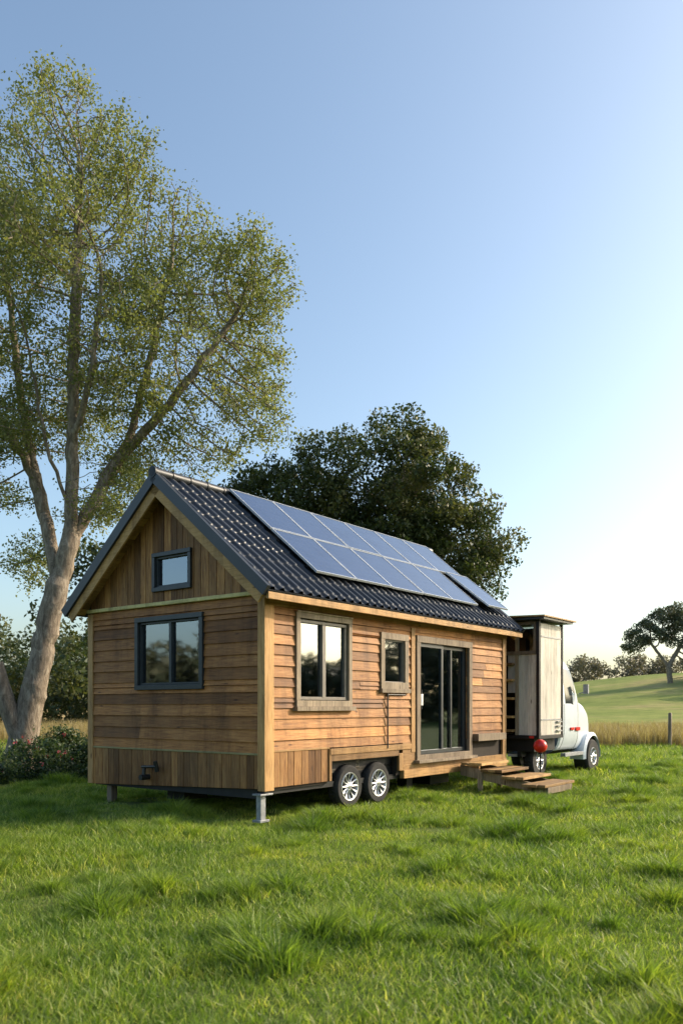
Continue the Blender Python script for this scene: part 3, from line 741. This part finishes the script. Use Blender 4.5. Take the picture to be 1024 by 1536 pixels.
# ------------------------------------------------------------------ ground
G=300; s=np.linspace(-1,1,G); gx=22*s+2500*s**5; gy=18+24*s+2500*s**5
X,Y=np.meshgrid(gx,gy); Z=H(X,Y); V=np.stack([X,Y,Z],-1).reshape(-1,3)
i=np.arange((G-1)**2); a=(i//(G-1))*G+i%(G-1); F=np.stack([a,a+1,a+1+G,a+G],-1)
M_gr,nt,b,o=newmat('meadow_ground')
pos=node(nt,'ShaderNodeNewGeometry').outputs['Position']
n1=noise(nt,.9,8,.7,pos); n2=noise(nt,.06,6,.65,pos); n3=noise(nt,14,4,.7,pos)
c=ramp(nt,n1,[(.3,(.07,.10,.02)),(.5,(.13,.17,.036)),(.72,(.22,.235,.07))])
c=mixc(nt,mathn(nt,'MULTIPLY',n3,.5),c,(.05,.08,.017))
sp=node(nt,'ShaderNodeSeparateXYZ'); nt.links.new(pos,sp.inputs[0])
mr=node(nt,'ShaderNodeMapRange'); mr.inputs[1].default_value=38; mr.inputs[2].default_value=60; nt.links.new(sp.outputs[1],mr.inputs[0])
fieldc=ramp(nt,n2,[(.35,(.18,.23,.055)),(.52,(.26,.29,.08)),(.62,(.36,.32,.13)),(.72,(.30,.22,.12))])
n4=noise(nt,.5,6,.7,pos); fieldc=mixc(nt,1.0,fieldc,ramp(nt,n4,[(.35,(.75,.78,.72)),(.6,(1.1,1.08,1.0))]),'MULTIPLY')
c=mixc(nt,mr.outputs[0],c,fieldc)
m2=node(nt,'ShaderNodeMapRange'); m2.inputs[1].default_value=-4; m2.inputs[2].default_value=-12; nt.links.new(sp.outputs[0],m2.inputs[0])
m3=node(nt,'ShaderNodeMapRange'); m3.inputs[1].default_value=30; m3.inputs[2].default_value=36; nt.links.new(sp.outputs[1],m3.inputs[0])
c=mixc(nt,mathn(nt,'MULTIPLY',m2.outputs[0],m3.outputs[0]),c,(.42,.30,.13))
nt.links.new(c,b.inputs['Base Color']); b.inputs['Roughness'].default_value=.95; b.inputs['Specular IOR Level'].default_value=.1
bump(nt,n3,.7,.06,b)
obj('ground',npmesh('ground',V,F.ravel(),np.full(len(F),4),None,M_gr,True))

M_blade,nt,b,o=newmat('grass_blade')
pos=node(nt,'ShaderNodeNewGeometry').outputs['Position']; at=node(nt,'ShaderNodeAttribute',attribute_name='rv').outputs['Fac']
c=ramp(nt,at,[(0,(.09,.145,.022)),(.4,(.19,.26,.045)),(.8,(.30,.36,.075)),(1,(.50,.46,.2))])
n1=noise(nt,.8,7,.75,pos); cm=ramp(nt,n1,[(.36,(.50,.64,.52)),(.5,(.97,1.0,1.0)),(.64,(1.4,1.22,.95))]); c=mixc(nt,1.0,c,cm,'MULTIPLY')
nt.links.new(c,b.inputs['Base Color']); b.inputs['Roughness'].default_value=.45; b.inputs['Specular IOR Level'].default_value=.4
t=node(nt,'ShaderNodeBsdfTranslucent'); nt.links.new(mixc(nt,1.0,c,(1.45,1.6,.6),'MULTIPLY'),t.inputs[0])
mx=node(nt,'ShaderNodeMixShader'); mx.inputs[0].default_value=.45; nt.links.new(b.outputs[0],mx.inputs[1]); nt.links.new(t.outputs[0],mx.inputs[2]); nt.links.new(mx.outputs[0],o.inputs[0])
M_dry=leafmat('dry_grass_blade',(.20,.15,.07),(.34,.26,.13),(.46,.39,.23),.35)
def patch(name,n,rad,h,w,lean,mat,gauss=False,rvlo=0,rvhi=1):
    a=rng.uniform(0,6.28,n); q=rad*np.sqrt(rng.uniform(0,1,n)) if not gauss else rad*np.abs(rng.normal(size=n))*.5
    bx=np.stack([q*np.cos(a),q*np.sin(a),np.full(n,-.02)],-1)
    hh=h*rng.uniform(.45,1.25,n)*(1 if not gauss else np.exp(-(q/rad)**2)); az=rng.uniform(0,6.28,n); ln=lean*rng.uniform(.2,1.3,n)*hh
    if gauss: az=np.where(rng.uniform(size=n)<.6,a+rng.normal(size=n)*.5,az)
    d=np.stack([np.cos(az),np.sin(az),np.zeros(n)],-1); f=rng.uniform(0,6.28,n); sd=np.stack([np.cos(f),np.sin(f),np.zeros(n)],-1)
    ww=(w*rng.uniform(.6,1.3,n))[:,None]; up=np.array([0,0,1.])
    m=bx+up*(hh*.55)[:,None]+d*(ln*.3)[:,None]; tp=bx+up*(hh)[:,None]*.98+d*ln[:,None]
    V=np.stack([bx-sd*ww*.5,bx+sd*ww*.5,m+sd*ww*.4,m-sd*ww*.4,tp],1).reshape(-1,3)
    b0=np.arange(n)*5; F=np.stack([b0,b0+1,b0+2,b0+3,b0+3,b0+2,b0+4],-1).ravel(); sz=np.tile([4,3],n)
    return D.objects.new(name,npmesh(name,V,F,sz,np.repeat(rng.uniform(rvlo,rvhi,n)**1.2,5),mat))
def scatter(name,coll,pts,sc,idx):
    me=D.meshes.new(name); pts=np.asarray(pts,dtype=np.float32); me.vertices.add(len(pts)); me.vertices.foreach_set('co',pts.ravel())
    for nm,ty,arr in (('sc','FLOAT',sc),('rz','FLOAT',rng.uniform(0,6.28,len(pts))),('vi','INT',idx)):
        a=me.attributes.new(nm,ty,'POINT'); a.data.foreach_set('value',np.asarray(arr,dtype=np.float32 if ty=='FLOAT' else np.int32))
    o=obj(name,me); ng=D.node_groups.new(name,'GeometryNodeTree')
    ng.interface.new_socket('Geometry',in_out='INPUT',socket_type='NodeSocketGeometry'); ng.interface.new_socket('Geometry',in_out='OUTPUT',socket_type='NodeSocketGeometry')
    gi=ng.nodes.new('NodeGroupInput'); go=ng.nodes.new('NodeGroupOutput'); ip=ng.nodes.new('GeometryNodeInstanceOnPoints'); ci=ng.nodes.new('GeometryNodeCollectionInfo')
    ci.inputs[0].default_value=coll; ci.inputs[1].default_value=True; ci.inputs[2].default_value=True
    def na(nm,ty):
        n=ng.nodes.new('GeometryNodeInputNamedAttribute'); n.data_type=ty; n.inputs[0].default_value=nm; return n.outputs[0]
    cx=ng.nodes.new('ShaderNodeCombineXYZ'); ng.links.new(na('rz','FLOAT'),cx.inputs[2])
    l=ng.links.new; l(gi.outputs[0],ip.inputs['Points']); l(ci.outputs[0],ip.inputs['Instance']); ip.inputs['Pick Instance'].default_value=True
    l(na('vi','INT'),ip.inputs['Instance Index']); l(cx.outputs[0],ip.inputs['Rotation']); l(na('sc','FLOAT'),ip.inputs['Scale']); l(ip.outputs[0],go.inputs[0])
    m=o.modifiers.new('scatter','NODES'); m.node_group=ng; return o
cg=D.collections.new('grass_patches')
for k in range(4): cg.objects.link(patch('a_grass_patch_%d'%k,320,.34,.085,.0085,.9,M_blade))
for k in range(3): cg.objects.link(patch('b_grass_tuft_%d'%k,440,.32,.21,.0095,.95,M_blade,True,0,.8))
P=[];S=[];I=[]
def jgrid(x0,x1,y0,y1,sp,cond=None):
    xx,yy=np.meshgrid(np.arange(x0,x1,sp),np.arange(y0,y1,sp)); xx=xx.ravel()+rng.uniform(-.5,.5,xx.size)*sp; yy=yy.ravel()+rng.uniform(-.5,.5,yy.size)*sp
    keep=np.abs(xx)<.46*yy+2.2; return xx[keep],yy[keep]
for y0,y1,sp_g,sc0 in ((2.6,9,.27,1.0),(9,16,.38,1.1),(16,27,.68,1.5),(27,46,1.25,2.2)):
    xx,yy=jgrid(-24,26,y0,y1,sp_g); nz=fnoise(xx,yy,1.5,8)
    P.append(np.stack([xx,yy,H(xx,yy)],-1)); S.append(sc0*(1.0+.4*nz)*rng.uniform(.75,1.2,len(xx))); I.append(rng.integers(0,4,len(xx)))
xx,yy=jgrid(-12,14,3.6,22,.38); nz=fnoise(xx,yy,1.9,9)+.5*fnoise(xx,yy,5,10); k=nz>.28; xx=xx[k];yy=yy[k];nz=nz[k]
P.append(np.stack([xx,yy,H(xx,yy)],-1)); S.append(.55+.75*np.clip(nz-.2,0,1)); I.append(rng.integers(4,7,len(xx)))
P=np.vstack(P);S=np.concatenate(S);I=np.concatenate(I)
c0=np.array([-1.07,11.4]); rel=P[:,:2]-c0; tl=rel@np.array([.606,.795]); sl=rel@np.array([-.795,.606])
ins=(tl>-.1)&(tl<7.5)&(sl>0)&(sl<3.9); S=np.where(ins,S*.6,S)
scatter('grass',cg,P,S,I)
cd=D.collections.new('dry_patches')
for k in range(3): cd.objects.link(patch('dry_tuft_%d'%k,300,.6,.7,.016,.4,M_dry))
xx=rng.uniform(9,30,560); yy=rng.uniform(32,46,560); k=(xx>.29*yy); xx=xx[k];yy=yy[k]
x2=rng.uniform(-26,-6,350); y2=rng.uniform(34,50,350)
xx=np.concatenate([xx,x2]);yy=np.concatenate([yy,y2])
scatter('dry_grass',cd,np.stack([xx,yy,H(xx,yy)],-1),rng.uniform(.45,1.25,len(xx)),rng.integers(0,3,len(xx)))
def post(x,y,h):
    e=empty('fence_post',(x,y,float(H(x,y)))); mb=MB()
    mb.tube([(0,0,-.2),(.01,0,h*.5),(.02,.01,h-.03),(.02,.01,h)],[.075,.07,.066,.045],10); mb.tube([(.02,-.07,h*.8),(.02,-.09,h*.8)],.02,6); mb.make('post',M_grayw,e,0,True)
post(12.6,31.5,1.35); post(17.2,33.5,1.3)

# ------------------------------------------------------------------ light, sky, camera
w=D.worlds.new('World'); scene.world=w; w.use_nodes=True; nt=w.node_tree; bg=nt.nodes['Background']
sk=nt.nodes.new('ShaderNodeTexSky'); sk.sky_type='NISHITA'; sk.sun_disc=False; sk.sun_elevation=math.radians(SUN_EL)
az=math.atan2(SUN_H[0],SUN_H[1]); sk.sun_rotation=az; sk.air_density=1.0; sk.dust_density=2.8; sk.ozone_density=1.4; sk.altitude=0
mul=nt.nodes.new('ShaderNodeVectorMath'); mul.operation='MULTIPLY'; mul.inputs[1].default_value=(1.86,1.93,1.86)
nt.links.new(sk.outputs[0],mul.inputs[0]); nt.links.new(mul.outputs[0],bg.inputs[0]); bg.inputs[1].default_value=.14
sd=np.array([SUN_H[0]*math.cos(math.radians(SUN_EL)),SUN_H[1]*math.cos(math.radians(SUN_EL)),math.sin(math.radians(SUN_EL))])
sl_=D.lights.new('sun','SUN'); sl_.energy=5.0; sl_.angle=math.radians(.6); sl_.color=(1,.84,.64)
so=link(D.objects.new('sun',sl_)); so.rotation_euler=Vector(sd).to_track_quat('Z','Y').to_euler()
cam=D.cameras.new('camera'); co=link(D.objects.new('camera',cam)); co.location=(0,0,1.6); co.rotation_euler=(math.pi/2,0,0)
cam.lens=28.8; cam.sensor_width=36; cam.shift_y=.19; cam.clip_end=6000; cam.clip_start=.1
cam.dof.use_dof=True; cam.dof.focus_distance=13.5; cam.dof.aperture_fstop=2.2
scene.camera=co
scene.view_settings.view_transform='Standard'; scene.view_settings.look='None'; scene.view_settings.exposure=0
